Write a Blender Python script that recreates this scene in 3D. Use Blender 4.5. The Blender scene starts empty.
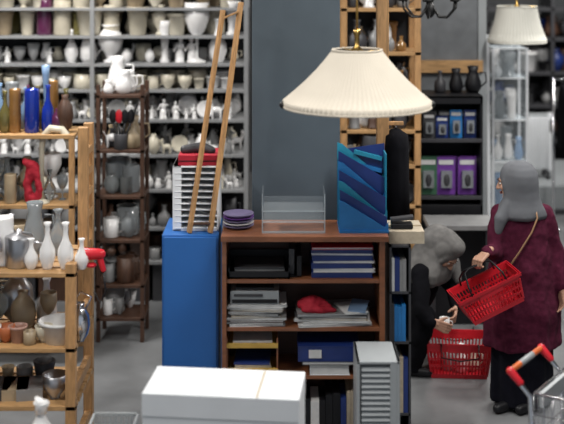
import bpy, math, random
from mathutils import Vector as V, Matrix, Euler
random.seed(7)
R=random.random
def U(a,b): return a+(b-a)*R()
def X(px,D): return (px-282)*D/1100.0
def Z(py,D): return 3-(py+48)*D/1100.0
sc=bpy.context.scene
# ---------------------------------------------------------------- materials
MC={}
def mat(name,col,rough=.5,metal=0,var=.18,scale=8,bump=.0,trans=0,emit=0,kind=None,coat=0,spec=.5,alpha=1,sheen=0):
    if name in MC: return MC[name]
    m=bpy.data.materials.new(name); m.use_nodes=True
    nt=m.node_tree; b=nt.nodes['Principled BSDF']
    b.inputs['Roughness'].default_value=rough; b.inputs['Metallic'].default_value=metal
    b.inputs['Transmission Weight'].default_value=trans
    b.inputs['Coat Weight'].default_value=coat
    b.inputs['Specular IOR Level'].default_value=spec
    b.inputs['Alpha'].default_value=alpha
    tc=nt.nodes.new('ShaderNodeTexCoord'); mp=nt.nodes.new('ShaderNodeMapping')
    nt.links.new(tc.outputs['Object'],mp.inputs[0])
    nz=nt.nodes.new('ShaderNodeTexNoise'); nz.inputs['Scale'].default_value=scale; nz.inputs['Detail'].default_value=4
    nt.links.new(mp.outputs[0],nz.inputs[0])
    if kind=='wood': mp.inputs['Scale'].default_value=(6,6,1); nz.inputs['Distortion'].default_value=1.2
    if kind=='woodx': mp.inputs['Scale'].default_value=(1,6,6); nz.inputs['Distortion'].default_value=1.2
    cr=nt.nodes.new('ShaderNodeValToRGB')
    c=V(col[:3]); cr.color_ramp.elements[0].position=.3; cr.color_ramp.elements[1].position=.7
    cr.color_ramp.elements[0].color=(*(c*(1-var)),1); cr.color_ramp.elements[1].color=(*[min(1,k) for k in c*(1+var*.6)],1)
    nt.links.new(nz.outputs['Fac'],cr.inputs[0]); nt.links.new(cr.outputs[0],b.inputs['Base Color'])
    if bump:
        bp=nt.nodes.new('ShaderNodeBump'); bp.inputs['Strength'].default_value=bump; bp.inputs['Distance'].default_value=.02
        nt.links.new(nz.outputs['Fac'],bp.inputs['Height']); nt.links.new(bp.outputs[0],b.inputs['Normal'])
    MC[name]=m; return m
concrete=mat('concrete_floor',(.19,.195,.20),.32,scale=2.5,var=.3,bump=.08)
wallm=mat('wall_paint_dark',(.05,.053,.057),.8,scale=1.5,var=.4)
ceilm=mat('ceiling_paint',(.2,.2,.2),.9)
colm=mat('column_grey_paint',(.085,.112,.135),.6,scale=3,var=.15)
pine=mat('pine_wood',(.50,.28,.12),.5,kind='wood',var=.3,scale=6)
pinex=mat('pine_wood_board',(.48,.28,.12),.5,kind='woodx',var=.3,scale=6)
cherry=mat('cherry_veneer',(.26,.095,.04),.4,kind='woodx',var=.3,scale=5,coat=.2)
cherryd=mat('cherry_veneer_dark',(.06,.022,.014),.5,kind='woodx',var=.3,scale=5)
brown=mat('dark_brown_wood',(.075,.035,.02),.5,kind='wood',var=.3)
white=mat('white_ceramic',(.82,.81,.80),.18,var=.05,coat=.3)
cream=mat('cream_ceramic',(.66,.61,.49),.3,var=.12)
ivory=mat('ivory_ceramic',(.56,.51,.40),.35,var=.15)
tan=mat('tan_ceramic',(.36,.28,.18),.4,var=.2)
greyc=mat('grey_ceramic',(.24,.24,.24),.35)
wplastic=mat('white_plastic',(.78,.80,.82),.35,var=.03)
gplastic=mat('light_grey_plastic',(.31,.33,.34),.45,var=.05)
dgrey=mat('dark_grey_plastic',(.045,.045,.05),.5)
black=mat('black_plastic',(.010,.010,.012),.45,spec=.3)
red=mat('red_plastic',(.60,.015,.028),.35,var=.1)
redd=mat('red_cloth',(.42,.012,.03),.8,bump=.5)
blue=mat('blue_paint',(.020,.13,.42),.45,var=.08,scale=3)
navy=mat('navy_binder',(.014,.035,.17),.35)
bblue=mat('bright_blue_plastic',(.02,.19,.50),.35)
teal=mat('teal_plastic',(.02,.26,.40),.35)
purple=mat('purple_plastic',(.17,.05,.32),.4)
lilac=mat('lilac_plastic',(.20,.17,.30),.4)
green=mat('green_plastic',(.05,.14,.08),.5)
orange=mat('orange_plastic',(.65,.14,.03),.4)
rust=mat('rust_glaze',(.42,.12,.04),.35)
yellow=mat('yellow_card',(.6,.38,.08),.6)
paper=mat('paper_white',(.68,.68,.67),.8,var=.08,scale=30)
paperb=mat('paper_beige',(.46,.39,.29),.8,var=.15,scale=30)
chrome=mat('chrome',(.7,.7,.72),.2,metal=1,var=.05)
steel=mat('brushed_steel',(.5,.5,.52),.35,metal=1)
shelfm=mat('shelf_metal_grey',(.27,.275,.28),.45,var=.1)
brass=mat('brass',(.5,.32,.1),.3,metal=1)
iron=mat('black_iron',(.01,.01,.01),.5,metal=.3)
shade=mat('pleated_cream_fabric',(.56,.51,.43),.9,var=.06,scale=4,spec=.1)
shade2=mat('pleated_ivory_fabric',(.60,.59,.53),.9,var=.06,scale=4,spec=.1)
cobalt=mat('cobalt_glass',(.01,.03,.28),.08,var=.1,coat=.5)
amber=mat('amber_glass',(.24,.12,.035),.1,coat=.5)
olive=mat('olive_glass',(.14,.12,.04),.1,coat=.5)
plum=mat('plum_glass',(.09,.02,.06),.1,coat=.5)
skyg=mat('pale_blue_glass',(.20,.31,.48),.1,coat=.5)
glass=mat('clear_glass',(.9,.95,.95),.05,trans=.9,var=.02)
acry=mat('clear_acrylic',(.75,.82,.86),.08,var=.02,alpha=.07)
acre=mat('acrylic_edge',(.65,.72,.76),.15,var=.02,alpha=.5)
frost=mat('frosted_glass',(.52,.56,.58),.12,trans=.6,var=.05)
skin=mat('skin',(.50,.28,.19),.55,var=.08,scale=20)
skind=mat('lips_skin',(.35,.12,.10),.5)
eyew=mat('eye_white',(.6,.58,.55),.2); eyeb=mat('eye_iris',(.04,.02,.01),.2)
maroon=mat('maroon_knit',(.080,.012,.030),.95,var=.25,scale=35,bump=.15,spec=.15)
hij=mat('grey_hijab_fabric',(.135,.14,.152),.9,var=.12,scale=5,bump=.08,spec=.15)
hij2=mat('taupe_scarf_fabric',(.165,.16,.155),.9,var=.3,scale=16,bump=.06,spec=.15)
blackf=mat('black_fabric',(.007,.007,.009),1,var=.3,scale=8,bump=.2,spec=.08)
denim=mat('dark_skirt_fabric',(.009,.009,.014),1,var=.3,scale=10,bump=.2,spec=.08)
leather=mat('tan_leather',(.28,.15,.07),.5)
pinkc=mat('pink_ceramic',(.42,.25,.20),.4)
# ---------------------------------------------------------------- builder
PROF={
'bottle':[(0,0),(.7,0),(.95,.06),(1,.3),(.9,.5),(.35,.68),(.28,.9),(.42,1),(.3,1),(.2,.8),(0,.75)],
'bulb':[(0,0),(.55,0),(.6,.03),(1,.25),(.95,.42),(.45,.62),(.28,.75),(.3,.92),(.5,1),(.38,1),(.2,.85),(0,.8)],
'urn':[(0,0),(.5,0),(.55,.05),(.25,.12),(.4,.2),(.95,.5),(1,.7),(.6,.86),(.5,.92),(.75,1),(.6,1),(.4,.9),(0,.8)],
'pot':[(0,0),(.68,0),(.72,.03),(.95,.85),(1.05,.86),(1.05,1),(.93,1),(.85,.8),(.6,.1),(0,.1)],
'bowl':[(0,0),(.4,0),(.42,.1),(.8,.4),(1,1),(.93,1),(.72,.45),(0,.2)],
'cyl':[(0,0),(.95,0),(1,.03),(1,.97),(.95,1),(.85,1),(.85,.1),(0,.1)],
'tallflare':[(0,0),(.6,0),(.62,.04),(.4,.12),(.38,.3),(.55,.6),(.8,.85),(1,1),(.9,1),(.45,.6),(0,.4)],
'goblet':[(0,0),(.7,0),(.7,.03),(.12,.08),(.12,.4),(.6,.52),(1,.75),(.95,1),(.88,1),(.85,.75),(.2,.5),(0,.5)],
'globe':[(0,0),(.4,0),(.42,.05),(.8,.18),(1,.42),(.9,.68),(.5,.85),(.35,.9),(.45,1),(.35,1),(0,.85)],
'mug':[(0,0),(.9,0),(1,.05),(1,1),(.9,1),(.88,.1),(0,.08)],
'jug':[(0,0),(.7,0),(.95,.15),(1,.35),(.7,.65),(.55,.8),(.7,1),(.6,1),(.45,.8),(0,.6)],
}
class B:
    def __init__(s): s.v=[];s.f=[];s.m=[];s.sm=[];s.mats=[]; s.T=None
    def mi(s,m):
        if m not in s.mats: s.mats.append(m)
        return s.mats.index(m)
    def add(s,vs,fs,m,smooth=False):
        o=len(s.v)
        if s.T is not None: vs=[s.T@V(p) for p in vs]
        s.v+= [tuple(p) for p in vs]; k=s.mi(m)
        for f in fs: s.f.append(tuple(i+o for i in f)); s.m.append(k); s.sm.append(smooth)
    def box(s,x0,x1,y0,y1,z0,z1,m):
        s.add([(x,y,z) for z in(z0,z1) for y in(y0,y1) for x in(x0,x1)],[(0,2,3,1),(4,5,7,6),(0,1,5,4),(2,6,7,3),(0,4,6,2),(1,3,7,5)],m)
    def ob(s,c,size,rot,m):
        Rm=Euler(rot).to_matrix() if not isinstance(rot,Matrix) else rot
        h=V(size)/2; c=V(c)
        s.add([c+Rm@V((x*h.x,y*h.y,z*h.z)) for z in(-1,1) for y in(-1,1) for x in(-1,1)],[(0,2,3,1),(4,5,7,6),(0,1,5,4),(2,6,7,3),(0,4,6,2),(1,3,7,5)],m)
    def beam(s,p0,p1,w,t,m):
        p0=V(p0);p1=V(p1);d=(p1-p0);L=d.length;q=d.to_track_quat('Z','Y').to_matrix()
        s.ob((p0+p1)/2,(w,t,L),q,m)
    def lathe(s,c,prof,m,n=14,mod=None,rot=None):
        c=V(c);vs=[];fs=[]
        for (r,z) in prof:
            for i in range(n):
                a=2*math.pi*i/n; rr=max(r,1e-4)
                if mod: rr*=mod(a,z)
                p=V((rr*math.cos(a),rr*math.sin(a),z))
                if rot is not None: p=rot@p
                vs.append(c+p)
        for k in range(len(prof)-1):
            for i in range(n):
                j=(i+1)%n; fs.append((k*n+i,k*n+j,(k+1)*n+j,(k+1)*n+i))
        s.add(vs,fs,m,True)
    def vase(s,x,y,z,h,r,kind,m,n=14,rot=None):
        s.lathe((x,y,z),[(a*r,b*h) for a,b in PROF[kind]],m,n,rot=rot)
        if kind in('mug','jug'):
            s.tube([(x+r*.8,y,z+h*.75),(x+r*1.5,y,z+h*.75),(x+r*1.6,y,z+h*.4),(x+r*.9,y,z+h*.2)],r*.1,m,5)
    def ell(s,c,r,m,rot=None,n=12,k=8):
        c=V(c);vs=[];fs=[]
        for j in range(k+1):
            t=math.pi*j/k
            for i in range(n):
                a=2*math.pi*i/n; st=max(math.sin(t),1e-3)
                p=V((r[0]*st*math.cos(a),r[1]*st*math.sin(a),-r[2]*math.cos(t)))
                if rot is not None: p=rot@p
                vs.append(c+p)
        for j in range(k):
            for i in range(n):
                i2=(i+1)%n; fs.append((j*n+i,j*n+i2,(j+1)*n+i2,(j+1)*n+i))
        fs.append(tuple(range(n-1,-1,-1))); fs.append(tuple(k*n+i for i in range(n)))
        s.add(vs,fs,m,True)
    def caps(s,p0,p1,r0,r1,m,n=14,flat=1,side=None):
        p0=V(p0);p1=V(p1);d=p1-p0;L=max(d.length,1e-5);d=d/L
        a=side and V(side) or (V((0,0,1)) if abs(d.z)<.9 else V((1,0,0)))
        u=d.cross(a).normalized();w=d.cross(u)
        rings=[]
        for k in range(5):
            t=math.pi/2*(1-k/4.0); rings.append((p0-d*r0*math.sin(t),r0*math.cos(t)))
        for k in range(5):
            t=math.pi/2*k/4.0; rings.append((p1+d*r1*math.sin(t),r1*math.cos(t)))
        vs=[];fs=[]
        for c,r in rings:
            r=max(r,1e-4)
            for i in range(n):
                A=2*math.pi*i/n; vs.append(c+u*(r*math.cos(A))+w*(r*flat*math.sin(A)))
        for k in range(len(rings)-1):
            for i in range(n):
                j=(i+1)%n; fs.append((k*n+i,k*n+j,(k+1)*n+j,(k+1)*n+i))
        fs.append(tuple(range(n-1,-1,-1))); fs.append(tuple((len(rings)-1)*n+i for i in range(n)))
        s.add(vs,fs,m,True)
    def chain(s,pts,rs,m,n=14):
        for i in range(len(pts)-1): s.caps(pts[i],pts[i+1],rs[i],rs[i+1],m,n)
    def rings(s,rs,m,n=56,fold=0,ph=0):
        vs=[];fs=[]
        for (cx,cy,z,rx,ry,fa) in rs:
            for i in range(n):
                a=2*math.pi*i/n; q=1+fa*(math.cos(fold*a+ph+z*1.5)+.5*math.cos((fold*2+1)*a+z*3))
                vs.append((cx+rx*q*math.cos(a),cy+ry*q*math.sin(a),z))
        for k in range(len(rs)-1):
            for i in range(n):
                j=(i+1)%n; fs.append((k*n+i,k*n+j,(k+1)*n+j,(k+1)*n+i))
        fs.append(tuple(range(n-1,-1,-1))); fs.append(tuple((len(rs)-1)*n+i for i in range(n)))
        s.add(vs,fs,m,True)
    def tube(s,pts,r,m,n=8,closed=False):
        pts=[V(p) for p in pts];N=len(pts);vs=[];fs=[];u=None
        for k,p in enumerate(pts):
            if closed: d=pts[(k+1)%N]-pts[k-1]
            else: d=pts[min(k+1,N-1)]-pts[max(k-1,0)]
            d.normalize()
            if u is None: u=d.orthogonal().normalized()
            u=(u-d*u.dot(d)); u=u.normalized() if u.length>1e-6 else d.orthogonal().normalized()
            w=d.cross(u); rr=r[k] if isinstance(r,(list,tuple)) else r
            for i in range(n):
                a=2*math.pi*i/n; vs.append(p+u*(rr*math.cos(a))+w*(rr*math.sin(a)))
        for k in range(N if closed else N-1):
            k2=(k+1)%N
            for i in range(n):
                j=(i+1)%n; fs.append((k*n+i,k*n+j,k2*n+j,k2*n+i))
        if not closed:
            fs.append(tuple(range(n-1,-1,-1))); fs.append(tuple((N-1)*n+i for i in range(n)))
        s.add(vs,fs,m,True)
    def done(s,name,bevel=0,parent=None,remesh=0,smooth=0,disp=0,dscale=.1):
        me=bpy.data.meshes.new(name); me.from_pydata(s.v,[],s.f)
        for m in s.mats: me.materials.append(m)
        me.polygons.foreach_set('material_index',s.m); me.polygons.foreach_set('use_smooth',s.sm); me.update()
        o=bpy.data.objects.new(name,me); sc.collection.objects.link(o)
        if remesh:
            r=o.modifiers.new('r','REMESH'); r.mode='VOXEL'; r.voxel_size=remesh; r.use_smooth_shade=True
        if smooth:
            r=o.modifiers.new('s','SMOOTH'); r.factor=.5; r.iterations=smooth
        if disp:
            t=bpy.data.textures.new('folds','CLOUDS'); t.noise_scale=dscale
            r=o.modifiers.new('d','DISPLACE'); r.texture=t; r.strength=disp; r.mid_level=.5
        if bevel:
            r=o.modifiers.new('b','BEVEL'); r.width=bevel; r.segments=2; r.limit_method='ANGLE'
        if parent: o.parent=parent
        return o
def empty(name):
    o=bpy.data.objects.new(name,None); sc.collection.objects.link(o); return o
# ---------------------------------------------------------------- room
b=B();b.box(-6,6,-1,15.2,-.1,0,concrete);b.done('floor')
b=B();b.box(-6,6,15,15.2,0,4.6,wallm);b.done('wall_back')
b=B();b.box(-6.2,-6,-1,15.2,0,4.6,wallm);b.done('wall_left')
b=B();b.box(6,6.2,-1,15.2,0,4.6,wallm);b.done('wall_right')
b=B();b.box(-6.2,6.2,-1,15.2,4.6,4.7,ceilm);b.done('ceiling')
b=B();b.box(-6,6,14.96,15,0,.12,dgrey);b.done('baseboard_back')
b=B();b.box(X(252,6.6),X(340,6.6),6.6,7.12,0,4.6,colm);b.box(X(252,6.6)-.015,X(340,6.6)+.015,6.585,7.135,0,.12,dgrey);b.done('concrete_column',.008)
# ---------------------------------------------------------------- goods
def figurine(bb,x,y,z,h,m):
    a=U(-.15,.15);q=R()
    if q<.55:
        bb.lathe((x,y,z),[(0,0),(h*.2,0),(h*.2,h*.06),(h*.16,h*.1),(h*.17,h*.3),(h*.11,h*.48),(0,h*.5)],m,10)
        bb.ell((x+a*h*.2,y,z+h*.6),(h*.13,h*.1,h*.18),m,n=10,k=6)
        bb.ell((x+a*h*.4,y-.01*h,z+h*.87),(h*.085,h*.09,h*.12),m,n=10,k=6)
        e=U(.3,1.0)
        for sx in(-1,1): bb.caps((x+sx*h*.11,y,z+h*.7),(x+sx*h*(.17+.1*e),y-h*.1,z+h*(.45 if sx<0 else e)),h*.04,h*.03,m,6)
    elif q<.85:
        sx=random.choice((-1,1));bb.ell((x,y,z+h*.45),(h*.3,h*.15,h*.18),m,n=10,k=6)
        bb.caps((x+sx*h*.22,y,z+h*.5),(x+sx*h*.32,y,z+h*.78),h*.1,h*.07,m,8);bb.caps((x+sx*h*.3,y,z+h*.85),(x+sx*h*.45,y,z+h*.8),h*.09,h*.05,m,8)
        for k in(-.2,.2):
            for yy in(-.08,.08): bb.caps((x+k*h,y+yy*h,z+h*.4),(x+k*h,y+yy*h,z+h*.04),h*.06,h*.045,m,6)
        bb.caps((x-sx*h*.28,y,z+h*.5),(x-sx*h*.4,y,z+h*.7),h*.03,h*.02,m,6)
        for yy in(-.04,.04): bb.caps((x+sx*h*.28,y+yy*h,z+h*.9),(x+sx*h*.26,y+yy*h,z+h*1.0),h*.03,h*.015,m,6)
    else:
        bb.lathe((x,y,z+h*.5),[(0,0),(h*.3,.0),(h*.42,h*.04),(h*.44,h*.05),(h*.42,h*.06),(h*.3,h*.02),(0,h*.02)],m,18,rot=Matrix.Rotation(1.35,3,'X'))
        bb.box(x-h*.15,x+h*.15,y-.01,y+h*.15,z,z+h*.1,m)
def clutter(bb,x0,x1,y,z,h0,h1,kinds,mats,rr=(.35,.6),rows=1,gap=.006,dy=.13):
    for k in range(rows):
        x=x0
        while x<x1:
            h=U(h0,h1)*(1+.12*k);r=h*U(*rr)*.5*1.1;kd=random.choice(kinds)
            if x+2*r>x1: break
            yy=y+k*dy+U(-.02,.02)
            if kd=='fig': figurine(bb,x+r,yy,z,h,random.choice(mats))
            else: bb.vase(x+r,yy,z,h,r,kd,random.choice(mats),10)
            x+=2*r+gap*U(.3,2)
D=9.4
b=B()
lv=[(8),(36),(64),(90),(120),(155),(190),(228),(262)]
xl,xr=X(-60,D),X(246,D)
for p in lv:
    z=Z(p,D); b.box(xl,xr,D,D+.5,z-.022,z,shelfm)
for xx in(X(-60,D),X(92,D),X(246,D)):
    for yy in(D-.0,D+.46): b.box(xx-.018,xx+.018,yy-.005,yy+.035,0,2.9,shelfm)
b.box(xl,xr,D+.5,D+.52,0,2.9,black)
b.done('metal_shelving_unit')
zs={p:Z(p,D) for p in lv}
b=B();clutter(b,xl+.05,xr-.05,D+.12,zs[8],.12,.25,['pot','cyl','urn','bowl'],[cream,ivory,tan,cream],(.7,1),2,dy=.2);b.done('cream_flower_pots')
b=B()
clutter(b,xl+.05,xr-.1,D+.32,zs[36],.18,.22,['pot','cyl','urn','jug'],[cream,ivory,tan,ivory,olive],(.7,.9))
for px,w,h,k,m in[(5,18,24,'pot',tan),(28,16,26,'pot',ivory),(45,16,36,'cyl',plum),(63,18,34,'cyl',ivory),(78,9,28,'cyl',olive),(90,28,28,'pot',cream),(112,16,30,'cyl',ivory),(138,22,28,'pot',ivory),(160,16,30,'urn',cream),(177,20,22,'pot',cream),(232,18,34,'tallflare',white)]:
    b.vase(X(px,9.55),9.53,zs[36],h/115,w/230,k,m,18)
b.done('cream_flower_pots')
b=B()
for px,w,h,k in[(72,14,33,'bulb'),(89,17,36,'jug'),(111,26,38,'urn'),(127,10,14,'globe'),(165,16,42,'tallflare'),(180,12,26,'fig'),(192,11,26,'fig'),(197,26,60,'goblet'),(218,18,44,'bulb'),(8,10,16,'fig'),(50,12,15,'fig'),(150,10,14,'globe')]:
    if k=='fig': figurine(b,X(px,9.55),9.53,zs[64],h/115,white)
    else: b.vase(X(px,9.55),9.53,zs[64],h/115,w/230,k,white,18)
clutter(b,xl+.05,xr-.05,D+.34,zs[64],.1,.16,['fig','bowl','cyl','jug'],[white,white,cream],(.5,.9))
b.done('white_ceramic_vases')
b=B();clutter(b,xl+.05,xr-.05,D+.12,zs[90],.09,.14,['bowl','pot','pot','mug','bowl'],[cream,white,ivory,cream],(.8,1.3),3,dy=.14);b.done('cream_bowls')
for p in(120,155,190):
    b=B();clutter(b,xl+.05,xr-.05,D+.07,zs[p],.07,.18,['fig','fig','fig','fig','globe','jug','fig'],[white,white,white,white,white,cream,greyc],(.4,.75),4,dy=.11);b.done('porcelain_figurines')
b=B();clutter(b,xl+.05,xr-.05,D+.1,zs[228],.1,.24,['bottle','mug','urn'],[greyc,brown,dgrey,dgrey,white],(.5,.8),2,dy=.2);b.done('stoneware_jars')
b=B();clutter(b,xl+.05,xr-.05,D+.1,zs[262],.1,.2,['pot','mug','urn'],[greyc,brown,dgrey,dgrey],(.5,.9),2,dy=.2);b.done('dark_pots')
b=B();x=xl+.1
while x<xr-.4:
    w=U(.25,.4);h=U(.25,.42);b.box(x,x+w,D+.05,D+.42,0,h,random.choice([brown,dgrey,black,dgrey]));b.box(x+w*.35,x+w*.65,D+.045,D+.05,h*.6,h*.75,black);x+=w+.03
b.done('storage_boxes',.004)
# ---------------------------------------------------------------- coloured glass shelf
D=8.0
b=B()
gl=[(135),(205),(262)]
x0,x1=X(-60,D),X(74,D)
for p in gl+[330]: z=Z(p,D); b.box(x0,x1,D,D+.4,z-.03,z,pinex)
for xx in(x0,x1-.04):
    for yy in(D,D+.36): b.box(xx,xx+.04,yy,yy+.04,0,Z(135,D)-.03,pine)
b.done('wooden_shelving_unit',.003)
b=B();z=Z(135,D)
s=137
for px,w,h,k,m in[(5,12,42,'bottle',olive),(15,12,44,'cyl',amber),(24,8,46,'bottle',plum),(32,15,44,'cyl',cobalt),(48,13,48,'bottle',cobalt),(42,9,66,'tallflare',skyg),(58,14,24,'globe',plum),(65,17,38,'globe',brown),(-8,12,40,'bottle',olive),(-22,12,40,'bottle',cobalt)]:
    b.vase(X(px,8.12),8.12+(.13 if px in(42,24) else 0),z,h/s,w/s/2,k,m,18)
for px in(0,12,26,38,52,66): b.vase(X(px,8.3),8.3,z,U(.2,.36),.05,random.choice(['bottle','cyl','bulb']),random.choice([skyg,frost,olive,amber]),14)
b.done('coloured_glass_vases')
b=B();clutter(b,x0+.05,x1-.05,D+.16,Z(205,D),.14,.3,['goblet','cyl','bulb','bottle','goblet'],[frost,glass,white,frost,tan],(.35,.6),2,dy=.12)
clutter(b,X(2,D),X(20,D),D+.06,Z(205,D),.14,.3,['goblet','cyl'],[frost,glass,tan],(.35,.5))
clutter(b,X(48,D),x1-.05,D+.06,Z(205,D),.2,.36,['bulb','cyl'],[frost,steel,tan],(.35,.5));b.done('glassware')
b=B();clutter(b,x0+.05,x1-.05,D+.08,Z(262,D),.1,.28,['jug','mug','bowl','cyl'],[white,frost,tan,steel],(.5,.8),2,dy=.17);b.done('kitchenware')
b=B()
zb=Z(205,D)
b.chain([(X(28,8),8.06,zb+.03),(X(25,8),8.06,zb+.14),(X(30,8),8.07,zb+.27),(X(24,8),8.06,zb+.3)],[.035,.03,.04,.03],redd,10)
b.chain([(X(36,8),8.07,zb+.03),(X(38,8),8.06,zb+.1),(X(34,8),8.07,zb+.25),(X(30,8),8.07,zb+.28)],[.03,.03,.035,.035],redd,10)
b.done('red_scarf',remesh=.008,smooth=3,disp=.02,dscale=.04)
b=B();y=8.06
b.tube([(X(40,8),y,zb),(X(40,8),y,Z(150,8)),(X(41,8),y,Z(138,8)),(X(49,8),y,Z(130,8)),(X(60,8),y,Z(131,8)),(X(68,8),y,Z(142,8)),(X(69,8),y,Z(150,8))],[.012,.02,.026,.03,.03,.034,.03],ivory,12)
b.lathe((X(40,8),y,zb),[(0,0),(.06,0),(.06,.012),(.02,.03),(0,.03)],ivory,16)
b.done('ceramic_desk_lamp')
# ---------------------------------------------------------------- brown etagere
D=8.45
b=B();x0,x1=X(96,D),X(144,D)
for xx in(x0,x1-.03):
    for yy in(D,D+.3): b.box(xx,xx+.03,yy,yy+.03,0,Z(85,D),brown)
et=[95,150,196,240,285,318]
for p in et: z=Z(p,D); b.box(x0,x1,D,D+.33,z-.025,z,brown)
b.done('brown_display_rack',.003)
b=B()
for p,ms,ks in[(95,[white,white],['fig','jug']),(150,[black,dgrey,tan,white],['bottle','jug','fig']),(196,[frost,glass,frost],['globe','cyl']),(240,[frost,white,glass],['globe','bowl','mug']),(285,[brown,greyc,frost],['pot','mug']),(318,[white,greyc],['bowl','mug'])]:
    clutter(b,x0+.04,x1-.03,D+.09,Z(p,D),.1,.22,ks,ms,(.5,.8),3,dy=.09)
b.done('assorted_ornaments')
b=B();ybase=Z(150,8.45)
for i,px in enumerate((112,118,124,130)):
    x=X(px,8.45)
    b.tube([(X(120,8.45),8.5,ybase+.02),(x,8.5,ybase+.2)],.008,black,6); b.ell((x,8.5,ybase+.25),(.03,.012,.055),[black,red,black,black][i])
b.vase(X(120,8.45),8.5,ybase,.12,.055,'cyl',dgrey)
b.done('utensil_jar')
# ---------------------------------------------------------------- front pine shelving
b=B()
xf=-1.16
for xx in(xf,-2.2):
    for yy in(5.88,6.42): b.box(xx,xx+.055,yy,yy+.05,0,2.0 if yy>6 else 1.33,pine)
    for z in(.3,.62,.95,1.3): b.box(xx+.01,xx+.045,5.93,6.42,z-.03,z+.03,pine)
    for z in(1.5,1.62,1.74,1.86): b.box(xx-.0,xx+.055,6.3,6.42,z-.02,z+.02,pine)
    b.box(xx,xx+.055,6.25,6.3,1.25,2.0,pine)
pz=[Z(272,5.9),Z(347,5.9),Z(405,5.9)]
for z in pz:
    for k in range(5): b.box(-2.2,xf+.055,5.88+k*.12,5.97+k*.12,z-.025,z,pinex)
b.done('pine_shelving_unit',.003)
b=B();z=pz[0]
for px,w,h in[(33,14,30),(49,16,46),(67,16,46),(83,14,30)]:
    b.vase(X(px,6.0),5.96,z,h/183,w/366,'bulb',white,20)
b.done('white_bud_vases')
b=B();x=X(18,6.0);b.vase(x,6.02,z,.16,.075,'cyl',steel,24);b.tube([(x+.07,6.02,z+.13),(x+.14,6.02,z+.12),(x+.14,6.02,z+.04),(x+.07,6.02,z+.03)],.008,steel,6);b.lathe((x,6.02,z+.16),[(.077,0),(.07,.01),(.015,.02),(.015,.04),(0,.045)],steel,20);b.done('steel_coffee_pot')
b=B();clutter(b,-2.1,X(0,6.15),5.98,z,.12,.25,['cyl','mug','jug'],[white,tan,steel],(.5,.8),2,dy=.2)
clutter(b,X(-2,6.2),X(80,6.25),6.26,z,.14,.3,['cyl','goblet','jug','bulb'],[frost,white,steel,frost],(.4,.6));b.done('kitchen_jugs')
b=B();x=X(-1,5.95);b.vase(x,6.05,z,.26,.055,'cyl',white);b.done('white_canister')
b=B();x=X(95,5.98);c=V((x,5.98,z+.075))
b.caps(c+V((-.05,0,0)),c+V((.03,0,0)),.034,.028,red,14);b.caps(c+V((.02,0,0)),c+V((.045,0,-.085)),.018,.015,red,10)
b.lathe(c+V((-.06,0,0)),[(.028,0),(.022,-.035),(.018,-.035),(.02,0)],dgrey,14,rot=Matrix.Rotation(math.pi/2,3,'Y'))
b.tube([c+V((.045,0,-.09)),c+V((.06,-.01,-.2)),c+V((.03,-.02,-.26)),c+V((.0,-.02,-.2))],.005,black,6)
b.ell(c+V((-.02,0,-.06)),(.03,.03,.015),red)
b.done('red_hair_dryer')
b=B();b.vase(X(80,5.98),5.99,pz[1],.21,.055,'globe',chrome,20);x=X(80,5.98);b.tube([(x+.03,5.99,pz[1]+.18),(x+.06,5.99,pz[1]+.24),(x-.0,5.99,pz[1]+.27),(x-.05,5.99,pz[1]+.2)],.006,chrome,6);b.done('chrome_teapot')
b=B();z=pz[1]
for px,m,k in[(18,pinkc,'pot'),(6,rust,'bowl'),(44,ivory,'bowl'),(-8,white,'mug')]: b.vase(X(px,5.98),5.98,z,.09,.05,k,m,16)
b.vase(X(31,5.98),5.95,z,.07,.035,'mug',tan)
clutter(b,X(-40,6.2),X(72,6.2),6.16,z,.14,.32,['jug','globe','urn','bottle','goblet'],[white,tan,frost,steel,glass,frost],(.4,.7),2,dy=.13)
b.done('pottery_cups')
b=B()
x=X(60,6);b.lathe((x,6.0,z),[(0,0),(.085,0),(.105,.1),(.115,.1),(.115,.115),(.1,.115),(.08,.02),(0,.02)],paper,20,mod=lambda a,zz:1+.02*math.cos(18*a));b.done('white_wicker_basket')
b=B();z=pz[2]
for i,px in enumerate((0,16,30)): b.ob((X(px,6.05),6.05,z+.03+i*.0),(.14,.2,.06),(0,0,U(-.3,.3)),[dgrey,tan,greyc][i])
clutter(b,X(-30,6.2),X(70,6.2),6.22,z,.08,.16,['bowl','pot','mug'],[dgrey,tan,greyc,white],(.8,1.2))
b.vase(X(55,6.0),6.0,z,.13,.07,'bowl',steel)
b.done('assorted_bowls')
b=B();b.box(X(-10,5.2),X(140,5.2),5.05,5.45,.60,.64,pinex)
for xx in(X(-10,5.2),X(135,5.2)):
    for yy in(5.05,5.41): b.box(xx,xx+.04,yy,yy+.04,0,.6,pine)
b.done('low_pine_table',.003)
b=B();b.vase(X(42,5.2),5.18,.64,.24,.075,'bulb',white,20);b.tube([(X(42,5.2),5.18,.83),(X(42,5.2),5.18,.88),(X(50,5.2),5.18,.87)],[.03,.04,.01],white);b.done('white_swan_jug')
b=B();cx=X(112,5.2)
for i in range(9):
    x=cx-.1+i*.025
    for yy in(5.12,5.32): b.box(x-.006,x+.006,yy,yy+.006,.64,.76,gplastic)
for zz in(.65,.76):
    for yy in(5.115,5.325): b.box(cx-.11,cx+.11,yy,yy+.01,zz-.008,zz+.008,gplastic)
    for xx in(-.11,.1): b.box(cx+xx,cx+xx+.01,5.115,5.335,zz-.008,zz+.008,gplastic)
b.box(cx-.11,cx+.11,5.12,5.33,.64,.65,gplastic)
b.done('plate_rack')
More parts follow.
